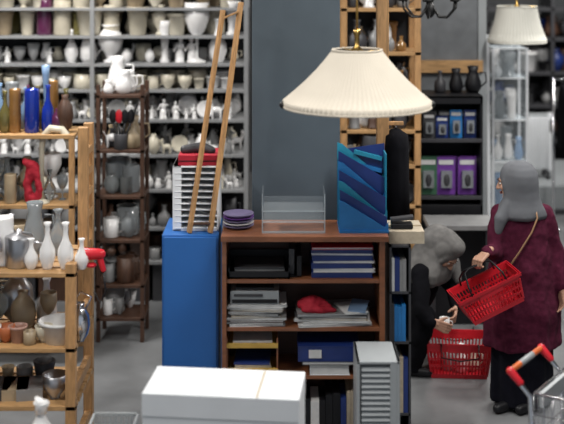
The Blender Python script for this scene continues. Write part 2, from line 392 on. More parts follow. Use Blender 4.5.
# ---------------------------------------------------------------- bookcase
D=6.1;x0,x1=X(222,D),X(385,D);H=1.425
b=B()
b.box(x0-.005,x1+.02,D-.015,D+.37,H-.03,H,cherry)
b.box(x0,x0+.025,D,D+.35,0,H-.03,cherry);b.box(x1-.03,x1,D,D+.35,0,H-.03,cherry)
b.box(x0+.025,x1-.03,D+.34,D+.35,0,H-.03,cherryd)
sz=[Z(280,D),Z(328,D),Z(376,D),.33,.08]
for z in sz: b.box(x0+.025,x1-.03,D+.01,D+.34,z-.022,z,cherry)
b.box(x0+.025,x1-.03,D+.02,D+.04,0,.06,cherry)
b.done('bookcase',.002)
def book(bb,x0,x1,y0,y1,z,h,m,pages=True,yaw=0):
    T=bb.T;c=V(((x0+x1)/2,(y0+y1)/2,z)); bb.T=Matrix.Translation(c)@Matrix.Rotation(yaw,4,'Z')
    w=(x1-x0)/2;d=(y1-y0)/2;t=min(.004,h*.15)
    bb.box(-w,w,-d,d,0,t,m);bb.box(-w,w,-d,d,h-t,h,m);bb.box(-w,-w+t,-d,d,t,h-t,m)
    bb.box(-w+t,w-.006,-d+.004,d-.004,t,h-t,paper if pages else m); bb.T=T
b=B();z=sz[0]
for h,m,dx in[(.03,navy,.0),(.022,paper,.01),(.03,navy,-.005),(.012,paper,.01),(.032,navy,0),(.01,paper,.0),(.02,navy,0),(.014,red,.0)]:
    book(b,X(312,D)+dx,X(374,D)+dx,D+.04,D+.28,z,h,m,pages=(m!=navy),yaw=U(-.03,.03)); z+=h
b.done('stack_of_binders')
b=B();z=sz[0];xx0,xx1=X(228,D),X(290,D)
b.box(xx0,xx1,D+.02,D+.3,z,z+.01,black);b.box(xx0,xx1,D+.02,D+.03,z,z+.04,black);b.box(xx0,xx0+.008,D+.02,D+.3,z,z+.06,black);b.box(xx1-.008,xx1,D+.02,D+.3,z,z+.06,black);b.box(xx0,xx1,D+.29,D+.3,z,z+.09,black)
for i in range(4): b.ob((xx0+.17,D+.16,z+.015+i*.012),(.28,.22,.01),(U(-.02,.02),0,U(-.1,.1)),[dgrey,paperb,greyc,dgrey][i])
b.done('letter_tray')
b=B();xm=X(298,D);b.box(xm-.005,xm+.02,D+.05,D+.3,sz[0],sz[0]+.12,black);b.box(xm-.05,xm-.02,D+.08,D+.3,sz[0],sz[0]+.15,dgrey);b.box(xm-.05,xm+.02,D+.05,D+.3,sz[0],sz[0]+.008,black);b.done('desk_file_holder')
b=B();z=sz[1]
for i in range(10):
    book(b,X(226,D)+U(0,.03),X(283,D)+U(-.02,.02),D+.02,D+.26,z,.012,random.choice([paperb,paperb,dgrey,greyc,paper,brown]),yaw=U(-.1,.1)); z+=.012
b.done('stack_of_magazines')
b=B();zz=z;a,c=X(230,D),X(279,D)
b.box(a,c,D+.03,D+.24,zz,zz+.075,gplastic);b.box(a+.01,c-.01,D+.022,D+.03,zz+.01,zz+.03,black);b.box(a+.02,c-.09,D+.024,D+.03,zz+.045,zz+.06,dgrey);b.box(a+.03,c-.03,D+.06,D+.2,zz+.075,zz+.085,dgrey)
b.done('cassette_recorder',.004)
b=B();z=sz[1]
for i in range(6):
    book(b,X(300,D)+U(-.03,.02),X(372,D)+U(-.03,.0),D+.02,D+.27,z,.012,random.choice([paper,paperb,dgrey,greyc,navy]),yaw=U(-.12,.12)); z+=.012
b.done('stack_of_magazines')
b=B()
b.chain([(X(302,D),D+.1,z+.03),(X(312,D),D+.08,z+.045),(X(322,D),D+.1,z+.03),(X(330,D),D+.08,z+.015)],[.028,.04,.035,.02],redd,10)
b.chain([(X(306,D),D+.05,z+.02),(X(318,D),D+.04,z+.015),(X(336,D),D+.06,z+.01)],[.025,.025,.012],redd,10)
b.done('red_cloth',remesh=.007,smooth=3,disp=.02,dscale=.04)
b=B();b.ob((X(352,D),D+.1,z+.008),(.13,.2,.008),(0.0,.0,.3),paper);b.ob((X(360,D),D+.1,z+.02),(.1,.18,.008),(0.05,.05,-.2),skyg);b.done('loose_papers')
b=B();z=sz[2]+.0;a,c=X(226,D),X(278,D)
b.box(a,c,D+.02,D+.28,z,z+.01,yellow);b.box(a,c,D+.015,D+.03,z,z+.035,yellow)
for xx in(a,c-.008): b.box(xx,xx+.008,D+.02,D+.28,z,z+.2,cherry)
b.box(a,c,D+.02,D+.28,z+.15,z+.16,yellow);b.box(a,c,D+.012,D+.025,z+.15,z+.175,yellow)
for i in range(4): b.ob(((a+c)/2,D+.14,z+.017+i*.013),(.2,.22,.012),(0,0,U(-.06,.06)),[dgrey,paper,paperb,navy][i])
b.ob(((a+c)/2,D+.14,z+.17),(.22,.2,.016),(0,0,.03),paper)
b.done('desk_tray')
b=B();z=sz[2];book(b,X(310,D),X(350,D),D+.01,D+.26,z,.06,wplastic);book(b,X(302,D),X(362,D),D+.0,D+.27,z+.06,.02,dgrey);
book(b,X(298,D),X(360,D),D-.0,D+.27,z+.08,.085,navy,pages=False);b.box(X(298,D)+.06,X(298,D)+.13,D-.004,D,z+.1,z+.145,paper)
b.done('lever_arch_file')
b=B()
for zz,n in((sz[3],9),(sz[4],8)):
    x=x0+.05
    while x<x1-.1:
        w=U(.02,.05);h=U(.16,.22);b.box(x,x+w,D+.04,D+.26,zz,zz+h,random.choice([navy,black,paper,dgrey,red,paperb,black]));x+=w+.002
b.done('row_of_books',.001)
a,c=x1+.03,X(411,D+.05)
Hn=1.36
b=B();b.box(a,a+.012,D+.05,D+.35,0,Hn,dgrey);b.box(c-.012,c,D+.05,D+.35,0,Hn,dgrey);b.box(a,c,D+.34,D+.35,0,Hn,dgrey)
for z in(.02,.42,.82,1.1,Hn): b.box(a,c,D+.05,D+.35,z-.012,z,dgrey)
b.done('narrow_shelf')
b=B()
for z0,hh in((.02,.34),(.42,.34),(.82,.22),(1.1,.2)):
    x=a+.014
    while x<c-.03:
        w=U(.014,.03);w=min(w,c-.014-x);b.box(x,x+w-.001,D+.06,D+.3,z0,z0+hh*U(.85,1),random.choice([navy,paper,greyc,bblue,navy,paperb,dgrey]));x+=w
b.done('row_of_files')
b=B();b.box(a,X(424,D+.1),D+.08,D+.34,Hn,Hn+.07,paperb);b.box(a,X(424,D+.1),D+.2,D+.22,Hn+.07,Hn+.073,tan);b.done('cardboard_box',.004)
b=B();b.box(a+.02,a+.14,D+.12,D+.2,Hn+.073,Hn+.1,black);b.ob((a+.08,D+.16,Hn+.125),(.13,.05,.02),(0,-.12,0),dgrey);b.done('stapler',.004)
b=B();a2,c2=X(262,D+.1),X(325,D+.1);y0,y1=D+.06,D+.28;t=.006
b.box(a2,c2,y0,y1,H,H+t,acry)
for hh in(.06,.12):
    b.box(a2+t,c2-t,y0,y1,H+hh,H+hh+t,acry);b.box(a2+t,c2-t,y0-.003,y0,H+hh,H+hh+t,acre)
b.box(a2,a2+t,y0,y1,H,H+.22,acry);b.box(c2-t,c2,y0,y1,H,H+.22,acry);b.box(a2+t,c2-t,y1-t,y1,H+t,H+.16,acry)
for xx in(a2,c2-t): b.box(xx,xx+t,y0-.003,y0,H,H+.22,acre)
b.box(a2+t,c2-t,y0-.003,y0,H,H+.012,acre)
b.done('acrylic_letter_tray')
b=B();a3,c3=X(339,D+.1),X(388,D+.1);y0=D+.06;w=c3-a3
def slab(y,pts,m,t=.006):
    n=len(pts);vs=[(x,y,z) for x,z in pts]+[(x,y+t,z) for x,z in pts]
    b.add(vs,[tuple(range(n)),tuple(range(2*n-1,n-1,-1))]+[(i,i+n,(i+1)%n+n,(i+1)%n) for i in range(n)],m)
b.box(a3,c3,y0,y0+.26,H,H+.012,bblue)
cols=[bblue,navy,teal,navy,bblue,navy,teal]
for i in range(7):
    yy=y0+.01+i*.038; t0=.15+i*.048; lo=max(.03,t0-.17)
    if i%2==0: slab(yy,[(a3,H+.012),(c3,H+.012),(c3,H+lo+.03),(c3-.02,H+lo),(a3+.03,H+t0+.02),(a3,H+t0+.03)],cols[i])
    else: slab(yy,[(a3+.005,H+.012),(c3-.005,H+.012),(c3-.005,H+lo+.05),(a3+.005,H+t0+.035)],navy)  # navy slabs put the shade of the gaps between dividers into colour
slab(y0+.255,[(a3,H+.012),(c3,H+.012),(c3,H+.46),(a3,H+.42)],navy)
for k in range(4):
    zz=H+.46-.035-k*.07
    b.ob(((a3+c3)/2+.04-.0*k,y0+.235,zz-.03),(w*.6,.03,.022),(0,.25,0),[teal,bblue,teal,skyg][k])
b.box(c3-.006,c3,y0+.12,y0+.26,H,H+.42,teal)
b.done('blue_letter_organiser')
b=B()
for i in range(5): b.lathe((X(238,D+.15),D+.2,H+i*.016),[(0,0),(.06,0),(.085,.012),(.09,.018),(.085,.018),(.055,.008),(0,.008)],[lilac,white,lilac,purple,lilac][i],24)
b.done('stack_of_plates')
# ---------------------------------------------------------------- blue cabinet
D=6.22;a,c=X(162,D),X(219,D)
b=B();Hb=1.40
b.box(a,c-.002,D,D+.4,.04,Hb,blue);b.box(a+.01,c-.012,D-.012,D,.06,Hb-.01,blue);b.box(a+.02,c-.02,D+.02,D+.38,0,.04,black)
b.done('blue_cabinet',.004)
b=B();y0,y1=D+.09,D+.37;xa,xc=X(171,D),c-.006
for i in range(10):
    z=Hb+.012+i*.035
    b.box(xa+.01,xc-.01,y0+.01,y1-.01,z,z+.006,wplastic);b.tube([(xa+.012,y0,z+.003),(xc-.012,y0,z+.003)],.004,wplastic,6)
b.box(xa,xa+.05,y0,y1,Hb,Hb+.37,wplastic);b.box(xc-.012,xc,y0,y1,Hb,Hb+.37,wplastic);b.box(xa,xc,y1-.008,y1,Hb,Hb+.37,gplastic);b.box(xa,xc,y0,y1,Hb+.362,Hb+.37,wplastic);b.box(xa,xc,y0,y1,Hb,Hb+.01,wplastic)
b.done('white_slotted_rack',.003)
b=B();z=Hb+.37
b.box(xa+.03,xc-.005,y0+.02,y1-.02,z,z+.06,redd);b.box(xa+.03,xc-.005,y0+.015,y0+.02,z+.025,z+.03,black)
b.chain([(xa+.06,y0+.1,z+.08),(xa+.16,y0+.12,z+.09),(xc-.05,y0+.1,z+.075)],[.025,.03,.025],dgrey,10)
b.done('red_storage_bag',.004)
b=B()
def P(px,py,D): return V((X(px,D),D,Z(py,D)))
p0=V((X(189,6.24),6.255,Hb+.004));p1=P(223,10,6.36);q0=V((X(210,6.24),6.255,Hb+.004));q1=P(241,2,6.36)
b.beam(p0,p1,.034,.02,pine);b.beam(q0,q1,.034,.02,pine)
b.beam(p0.lerp(p1,.04),q0.lerp(q1,.04),.02,.012,brown)
b.beam(p0.lerp(p1,.96),q0.lerp(q1,.96),.025,.012,pine)
b.done('wooden_easel',.002)
# ---------------------------------------------------------------- white freezer foreground
b=B();cx,cy=(X(140,4.95)+X(303,5.05))/2+.01,5.1
b.T=Matrix.Translation((cx,cy,0))@Matrix.Rotation(math.radians(-6),4,'Z')
hw=.355;hd=.165
b.box(-hw,hw,-hd,hd,.05,.90,wplastic);b.box(-hw-.002,hw+.002,-hd-.003,hd,.903,1.005,wplastic);b.box(-hw+.01,hw-.01,-hd+.01,hd-.01,.90,.903,gplastic)
b.box(hw*.45,hw*.46+.008,-hd+.001,hd-.012,1.0045,1.0060,paperb)
for sx in(-1,1):
    for sy in(-1,1): b.lathe((sx*(hw-.05),sy*(hd-.05),0),[(0,0),(.02,0),(.02,.05),(0,.05)],black,10)
b.box(-.25,-.15,hd-.005,hd+.02,.87,.97,gplastic)
b.done('chest_freezer',.022)
D=5.6;a,c=X(357,D),X(400,D);Ht=Z(362,D)
b=B();b.box(a,a+.015,D,D+.3,0,Ht,gplastic);b.box(c-.015,c,D,D+.3,0,Ht,gplastic);b.box(a,c,D+.29,D+.3,0,Ht,gplastic);b.box(a,c,D,D+.3,Ht-.012,Ht,gplastic);b.box(a,c,D,D+.3,0,.03,gplastic)
n=30
for i in range(n):
    z=.05+i*(Ht-.09)/(n-1); b.ob(((a+c)/2-.012,D+.012,z),(c-a-.07,.026,.007),(1.0,0,0),gplastic)
b.box(c-.05,c-.015,D,D+.012,.03,Ht-.012,gplastic);b.box(a+.012,c-.05,D+.03,D+.035,.03,Ht-.012,greyc)
b.done('cd_storage_tower',.002)
# ---------------------------------------------------------------- pendant lamps
def pendant(name,cx,cy,z,rt,rb,h,m,n=70,arm=True):
    b=B();N=n*4
    prof=[(rb*1.0,-.0),(rb*1.01,.03)]+[(rb*(1-t)+rt*t - .09*rb*math.sin(math.pi*t)*.5,.03+(h-.03)*t) for t in[.0,.2,.4,.6,.8,1]]
    b.lathe((cx,cy,z),prof,m,N,mod=lambda a,zz:1+(.010*math.cos(n*a)))
    b.lathe((cx,cy,z+.004),[(r*.975,q) for r,q in prof],m,48)
    b.tube([(cx+rb*math.cos(a)*1.01,cy+rb*math.sin(a)*1.01,z) for a in[2*math.pi*i/60 for i in range(60)]],.005,m,6,True)
    b.tube([(cx+rt*math.cos(a)*1.01,cy+rt*math.sin(a)*1.01,z+h) for a in[2*math.pi*i/40 for i in range(40)]],.006,m,6,True)
    for i in range(3):
        a=2*math.pi*i/3;b.tube([(cx,cy,z+h-.01),(cx+rt*math.cos(a),cy+rt*math.sin(a),z+h)],.003,brass,5)
    b.lathe((cx,cy,z+h-.09),[(0,0),(.02,0),(.02,.08),(.035,.09),(.012,.11),(.012,.16),(.022,.18),(.01,.2),(0,.2)],brass,16)
    b.ell((cx,cy,z+h-.13),(.03,.03,.04),white)
    b.tube([(cx,cy,z+h+.1),(cx,cy,4.55)],.006,brass,6); b.lathe((cx,cy,4.53),[(0,0),(.05,0),(.05,.03),(.06,.07),(0,.07)],brass,16)
    if arm:
        for sx in(-1,1): b.ell((cx+sx*rb*1.01,cy-.03,z+.01),(.02,.02,.02),iron)
    return b.done(name)
D=5.6
pendant('pleated_pendant_lamp',X(357,D),D,Z(106,D),.125,.372,.285,shade,90)
D=9.6
pendant('pleated_pendant_lamp',X(517,D),D,Z(42,D),.17,.25,.31,shade2,50,False)
b=B();D=8.2;cx,cz=X(430,D),Z(6,D)
b.tube([(cx,D,cz-.08),(cx,D,4.58)],.012,iron,8);b.ell((cx,D,cz-.03),(.04,.04,.06),iron);b.lathe((cx,D,4.55),[(0,0),(.05,0),(.05,.05),(0,.05)],iron)
for i in range(6):
    a=i*math.pi/3+.3;ca,sa=math.cos(a),math.sin(a)
    b.tube([(cx+ca*r,D+sa*r,cz+z) for r,z in((.02,0),(.08,-.08),(.15,-.08),(.21,-.02),(.22,.04))],.009,iron,6)
    b.lathe((cx+ca*.22,D+sa*.22,cz+.04),[(0,0),(.03,0),(.04,.02),(.012,.02),(.012,.1),(0,.1)],iron,10)
b.done('iron_chandelier')
# ---------------------------------------------------------------- wooden post + shelving centre
b=B();D=7.0
b.box(X(377,D),X(389,D),D,D+.07,0,4.6,pine);b.box(X(374,D),X(392,D),D-.02,D+.09,0,.03,pine);b.box(X(375,D),X(391,D),D-.012,D+.082,4.55,4.6,pine)
b.box(X(377,D),X(404,D),D+.02,D+.04,Z(126,D),Z(122,D),pine)
b.done('wooden_post',.004)
b=B();D=7.05;x=X(396,D);zt=Z(126,D)
b.rings([(x,D,zt-.62,.085,.16,.05),(x,D,zt-.35,.08,.15,.04),(x,D,zt-.12,.08,.17,.02),(x,D,zt-.055,.075,.15,0),(x,D,zt-.03,.04,.07,0),(x,D,zt-.02,.03,.04,0)],blackf,30,fold=5)
b.tube([(x,D,zt-.03),(x,D,zt+.02)],.006,chrome,6)
b.done('black_hanging_coat')
b=B();D=8.9;xa,xc=X(341,D),X(421,D)
cz=[8,52,92,130,165,205,245]
for xx in(xa,xc-.05):
    for y in(D,D+.4): b.box(xx,xx+.05,y,y+.045,0,2.75,pine)
for p in cz: b.box(xa,xc,D,D+.44,Z(p,D)-.03,Z(p,D),pinex)
b.box(xa,xc,D+.44,D+.46,0,2.7,black)
b.done('wooden_shelving_unit',.003)
b=B()
for p in cz:
    clutter(b,xa+.05,xc-.05,D+.07,Z(p,D),.08,.26,['jug','bottle','fig','pot','cyl','globe','fig'],[white,tan,black,dgrey,amber,greyc,brown,dgrey],(.4,.7),3,dy=.13)
b.done('assorted_ornaments')
# ---------------------------------------------------------------- blister pack display
b=B();D=9.0;xa,xc=X(414,D)+.03,X(483,D)
b.box(xa,xc,D+.38,D+.4,0,Z(96,D),black);b.box(xa,xa+.02,D,D+.4,0,Z(96,D),black);b.box(xc-.02,xc,D,D+.4,0,Z(96,D),black)
for p in(96,140,197): b.box(xa,xc,D,D+.4,Z(p,D)-.02,Z(p,D),black)
b.box(xa,xc,D,D+.02,Z(104,D),Z(96,D),black)
b.box(xa,xc,D,D+.4,0,Z(205,D),black)
for p in(140,197): b.box(xa,xc,D-.008,D,Z(p,D)-.02,Z(p,D)+.012,dgrey)
b.done('display_stand',.003)
def pack(bb,px,py,w,h,m,D):
    x=X(px,D);z=py
    bb.ob((x,D,z+h/2),(w,.006,h),(0,0,0),m);bb.ob((x,D-.02,z+h*.42),(w*.6,.04,h*.45),(0,0,0),frost);bb.ob((x,D-.006,z+h*.86),(w*.8,.003,h*.12),(0,0,0),paper);bb.ell((x,D-.03,z+h*.4),(w*.2,.02,h*.2),dgrey)
b=B()
for px,m in((429,dgrey),(442,navy),(456,bblue),(470,navy)):
    pack(b,px,Z(140,D),.1,U(.18,.24),m,D+.1);pack(b,px+2,Z(140,D),.1,.22,dgrey,D+.2)
for px,m in((428,green),(446,purple),(467,purple)):
    pack(b,px,Z(197,D),.15,.31,m,D+.1);pack(b,px+2,Z(197,D),.15,.3,m,D+.2)
b.done('blister_packs')
b=B();D=9.7;xa,xc=X(414,D),X(482,D);b.box(xa,xc,D,D+.04,0,4.6,mat('partition_grey',(.15,.16,.17),.7));b.box(xa,xc,D-.05,D,Z(72,D),Z(60,D),pinex);b.box(X(478,D),X(486,D),D-.02,D+.05,0,4.6,gplastic);b.done('wall_partition')
b=B();D=9.25
b.vase(X(456,D),D,Z(96,9.0),.2,.06,'jug',black);b.vase(X(473,D),D,Z(96,9.0),.22,.07,'jug',black);b.vase(X(440,D),D,Z(96,9.0),.18,.05,'bottle',dgrey);b.done('black_jugs')
b=B();b.box(X(428,8.6),X(496,8.6),8.55,8.9,Z(224,8.6)-.04,Z(224,8.6),greyc)
for xx in(X(430,8.6),X(491,8.6)):
    for y in(8.57,8.84): b.box(xx,xx+.04,y,y+.04,0,Z(224,8.6)-.04,dgrey)
b.box(X(430,8.6),X(495,8.6),8.86,8.88,.0,Z(224,8.6)-.05,black)
b.done('grey_side_table',.004)
b=B();D=10.5;xa,xc=X(493,D),X(527,D);zt=Z(48,D)
for xx in(xa,xc):
    for y in(D,D+.35): b.box(xx-.011,xx+.011,y-.01,y+.01,0,zt,wplastic)
for z in(.08,.55,1.0,1.4,1.8,zt):
    if z<=zt:
        b.box(xa,xc,D,D+.35,z-.008,z,acre)
        b.box(xa,xc,D-.008,D+.004,z-.012,z,wplastic)
b.box(xa,xc,D-.002,D,0.1,zt,acry);b.box(xa-.002,xa,D,D+.35,.1,zt,acry);b.box(xc,xc+.002,D,D+.35,.1,zt,acry);b.box(xa,xc,D,D+.35,0,.08,wplastic)
for z in(.55,1.0,1.4,1.8): clutter(b,xa+.02,xc,D+.1,z,.15,.34,['cyl','bottle','jug','goblet','bulb'],[white,frost,wplastic,skyg,white],(.3,.5),2,dy=.12)
b.done('glass_display_case')
b=B();D=10.2;b.beam((X(489,D),D,0),(X(488,D),D+.05,Z(35,D)),.03,.04,wplastic);b.beam((X(481,D),D+.2,0),(X(481,D),D+.2,Z(35,D)),.03,.04,dgrey);b.box(X(481,D),X(488,D),D+.05,D+.08,.1,Z(150,D),dgrey);b.done('folding_screen')
b=B();b.box(2.4,4.6,12.6,14.2,0,.32,gplastic);b.box(2.4,4.6,12.58,12.6,.0,.06,dgrey);b.done('display_platform',.01)
b=B();D=13;xa,xc=X(526,D),X(552,D);z0=.32
for i in range(8):
    x=xa+.02+(xc-xa-.06)*i/7
    b.ob((x,D+.08,z0+.42),(.022,.14,.62),(0,0,0),wplastic);b.tube([(x,D+.01,z0+.12),(x,D+.01,z0+.72)],.016,wplastic,8)
b.box(xa,xc-.02,D+.03,D+.13,z0+.72,z0+.76,gplastic);b.box(xc-.04,xc+.03,D+.01,D+.15,z0+.1,z0+.76,wplastic);b.box(xc-.03,xc+.02,D+.0,D+.01,z0+.55,z0+.7,dgrey)
for x in(xa+.04,xc-.05):
    b.box(x-.015,x+.015,D-.06,D+.22,z0+.05,z0+.09,dgrey)
    for y in(D-.04,D+.2): b.lathe((x-.01,y,z0+.03),[(0,-.01),(.03,-.01),(.03,.015),(0,.015)],black,12,rot=Matrix.Rotation(math.pi/2,3,'Y'))
b.done('oil_heater',.006)
b=B();D=14.3;xa,xc=X(486,D),X(620,D)
for p in(8,38,72,105,140): b.box(xa,xc,D,D+.5,Z(p,D)-.04,Z(p,D),dgrey)
for x in(xa,(xa+xc)/2,xc): b.box(x-.02,x+.02,D,D+.5,0,2.9,dgrey)
b.done('storage_shelf')
b=B()
for p in(38,72,105,140): clutter(b,xa+.05,xc-.05,D+.15,Z(p,D),.12,.34,['cyl','jug','pot','fig','globe'],[dgrey,black,greyc,white,navy,black,brown],(.6,1.1),2,dy=.18)
b.done('household_goods')
b=B();D=12.0
xa,xc=X(558,D),X(600,D)
b.tube([(xa-.05,D,1.62),(xc+.3,D,1.62)],.015,chrome);b.tube([(xa-.05,D,0),(xa-.05,D,1.62)],.015,chrome);b.tube([(xc+.3,D,0),(xc+.3,D,1.62)],.015,chrome)
for x in(xa-.05,xc+.3): b.tube([(x,D-.25,.02),(x,D+.25,.02)],.015,chrome)
for i in range(9):
    x=xa+.05+i*.07
    b.rings([(x,D,.85,.035,.2,.1),(x,D,1.1,.03,.2,.08),(x,D,1.4,.025,.19,.02),(x,D,1.52,.02,.12,0),(x,D,1.56,.015,.03,0)],random.choice([blackf,navy,blackf,dgrey,blackf]),20,fold=5)
    b.tube([(x,D,1.56),(x,D,1.62)],.004,chrome,5)
b.done('clothes_rack')
# ---------------------------------------------------------------- shopping baskets
def basket(name,M,L=.44,W=.29,H=.22,hand=True,htop=.15):
    b=B();b.T=M
    l0,w0=L/2*.84,W/2*.84;l1,w1=L/2,W/2
    def rect(t): return l0+(l1-l0)*t,w0+(w1-w0)*t
    def band(z0,z1,th=.004,grow=0):
        la,wa=rect(z0/H);lb,wb=rect(z1/H);la+=grow;wa+=grow;lb+=grow;wb+=grow
        for (A,Bq,C,Dq) in [((-la,-wa),(la,-wa),(lb,-wb),(-lb,-wb)),((la,-wa),(la,wa),(lb,wb),(lb,-wb)),((la,wa),(-la,wa),(-lb,wb),(lb,wb)),((-la,wa),(-la,-wa),(-lb,-wb),(-lb,wb))]:
            o=[(A[0],A[1],z0),(Bq[0],Bq[1],z0),(C[0],C[1],z1),(Dq[0],Dq[1],z1)]
            i=[(x-th*(1 if x>0 else -1),y-th*(1 if y>0 else -1),z) for x,y,z in o]
            b.add(o+i,[(0,1,2,3),(7,6,5,4),(0,4,5,1),(2,6,7,3),(1,5,6,2),(0,3,7,4)],red)
    band(0,.03);band(H*.76,H,.004);band(H-.018,H,.004,.012);band(H*.33,H*.39);band(H*.53,H*.59)
    b.box(-l0,l0,-w0,w0,0,.004,red)
    la,wa=rect(.1);lb,wb=rect(.8)
    n=19
    for i in range(n):
        t=-1+2*i/(n-1)
        for sy in(-1,1): b.beam((t*la,sy*(wa-.002),.02),(t*lb,sy*(wb-.002),H*.8),.012,.004,red)
    n=13
    for i in range(n):
        t=-1+2*i/(n-1)
        for sx in(-1,1): b.beam((sx*(la-.002),t*wa,.02),(sx*(lb-.002),t*wb,H*.8),.004,.012,red)
    for sy in(-1,1): b.ob((0,sy*(w1-.003),H*.85),(.16,.008,.05),(0,0,0),red)
    if hand:
        for sy in(-1,1):
            b.tube([(-.12,sy*w1,H-.01),(-.115,sy*w1*.8,H+htop*.4),(-.09,sy*.02,H+htop*.93),(-.06,sy*.006,H+htop),(.06,sy*.006,H+htop),(.09,sy*.02,H+htop*.93),(.115,sy*w1*.8,H+htop*.4),(.12,sy*w1,H-.01)],.006,black,8)
    else:
        for sy in(-1,1):
            b.tube([(-.12,sy*w1,H-.01),(-.13,sy*(w1+.03),H+.01),(-.13,sy*(w1+.05),H-.08),(0,sy*(w1+.055),H-.1),(.13,sy*(w1+.05),H-.08),(.13,sy*(w1+.03),H+.01),(.12,sy*w1,H-.01)],.005,black,8)
    return b.done(name)
basket('red_shopping_basket',Matrix.Translation((1.255,7.86,0))@Matrix.Rotation(math.radians(-4),4,'Z'),L=.46,W=.3,H=.25,hand=False)
b=B();b.vase(1.28,7.85,.006,.2,.045,'bottle',white);b.vase(1.37,7.87,.006,.16,.04,'jug',cream);b.vase(1.19,7.9,.006,.15,.05,'mug',greyc);b.done('basket_goods')
HB=Matrix.Translation((1.335,6.91,.765))@Matrix.Rotation(math.radians(8),4,'Z')@Matrix.Rotation(math.radians(-24),4,'Y')@Matrix.Rotation(math.radians(1),4,'X')
basket('red_shopping_basket',HB,L=.41,W=.24,H=.185,htop=.115)
grip=HB@V((0.01,0,.30))
# ---------------------------------------------------------------- shopping trolley
b=B()
h0=V((1.09,5.25,1.0));h1=V((1.31,5.56,1.0));side=(h1-h0).normalized();fw=V((side.y,-side.x,0))
Wd=(h1-h0).length
def TP(u,w,z):
    p=h0+side*(w*Wd)+fw*u; return V((p.x,p.y,z))
b.tube([TP(0,-.04,1.0),TP(0,1.04,1.0)],.014,orange,12);b.tube([TP(0,.3,1.0),TP(0,.7,1.0)],.015,gplastic,12)
for w in(0,1):
    b.tube([TP(0,w,1.0),TP(.03,w,.97),TP(.1,w,.9),TP(.12,w,.5),TP(.1,w,.2),TP(.05,w,.13)],.012,chrome,8)
    b.caps(TP(-.0,w,1.0),TP(.05,w,.955),.02,.017,red,10)
    b.tube([TP(.1,w,.2),TP(.7,.12 if w==0 else .88,.2)],.012,chrome,8)
    for u in(.1,.68):
        ww=w if u<.5 else(.12 if w==0 else .88)
        b.lathe(TP(u,ww,.06),[(0,-.012),(.06,-.012),(.06,.012),(0,.012)],black,18,rot=Matrix.Rotation(math.atan2(side.y,side.x),3,'Z')@Matrix.Rotation(math.pi/2,3,'Y'))
        b.tube([TP(u,ww,.07),TP(u,ww,.2)],.012,chrome,6)
def rim(z,t):
    a=.12; e=.62+.13*t; g=.05*(1-t)
    return [TP(a,g,z),TP(a,1-g,z),TP(e,.88-g,z),TP(e,.12+g,z)]
lev=[(.52+.1*k,k/4) for k in range(5)]
for z,t in lev: b.tube(rim(z-(.0),t),.007 if t==1 else .004,chrome,6,True)
r0=rim(.52,0);r1=rim(.92,1)
for i in range(4):
    A0,A1=r0[i],r0[(i+1)%4];B0,B1=r1[i],r1[(i+1)%4];n=14 if i%2 else 9
    for k in range(n+1):
        t=k/n;b.tube([A0.lerp(A1,t),B0.lerp(B1,t)],.0028,chrome,5)
for k in range(10):
    t=k/9;b.tube([r0[0].lerp(r0[3],t),r0[1].lerp(r0[2],t)],.0028,chrome,5)
b.ob(TP(.14,.5,.88),(.02,Wd*.8,.07),Matrix.Rotation(math.atan2(fw.y,fw.x),3,'Z'),gplastic)
b.done('shopping_trolley')
# ---------------------------------------------------------------- people
def frame(f,u):
    f=V(f).normalized();u=V(u);r=f.cross(u).normalized();u=r.cross(f).normalized()
    return Matrix((r,f,u)).transposed()
def head(par,c,f,u,hm,extra=None):
    Rm=frame(f,u);c=V(c)
    def L(x,y,z): return c+Rm@V((x,y,z))
    b=B();b.ell(c,(.072,.088,.105),skin,Rm,20,14);b.ell(L(0,.03,-.055),(.052,.055,.058),skin,Rm,16,10);b.ell(L(0,.07,-.092),(.022,.02,.018),skin,Rm)
    b.caps(L(0,.085,.015),L(0,.106,-.022),.008,.013,skin);b.ell(L(.012,.096,-.026),(.008,.01,.007),skin,Rm);b.ell(L(-.012,.096,-.026),(.008,.01,.007),skin,Rm)
    for s in(-1,1):
        b.ell(L(s*.04,.06,-.02),(.024,.024,.022),skin,Rm);b.caps(L(s*.014,.085,.026),L(s*.045,.072,.028),.008,.006,skin)
        b.ell(L(s*.073,0,0),(.01,.02,.03),skin,Rm)
    b.caps(L(0,-.01,-.06),L(0,-.03,-.16),.05,.052,skin)
    b.done('face',parent=par,remesh=.006,smooth=2)
    b=B()
    for s in(-1,1):
        b.ell(L(s*.03,.074,.008),(.013,.012,.0065),eyew,Rm);b.ell(L(s*.03,.084,.007),(.006,.004,.006),eyeb,Rm)
        b.caps(L(s*.016,.092,.033),L(s*.046,.078,.032),.004,.003,eyeb,8)
    b.ell(L(0,.090,-.052),(.022,.009,.005),skind,Rm);b.ell(L(0,.089,-.06),(.018,.009,.006),skind,Rm)
    b.done('eyes_brows_lips',parent=par)
    b=B();b.ell(L(0,-.022,.018),(.096,.102,.122),hm,Rm,24,16)
    n=18
    for i in range(n):
        a=2*math.pi*i/n;a2=2*math.pi*(i+1)/n
        def q(A):
            return L(.072*math.cos(A),.045-.02*abs(math.sin(A))*(1 if math.sin(A)>0 else -.3),-.008+.1*math.sin(A))
        b.caps(q(a),q(a2),.018,.018,hm,8)
    if extra: extra(b,L)
    b.done('headscarf',parent=par,remesh=.007,smooth=8,disp=.006,dscale=.15)
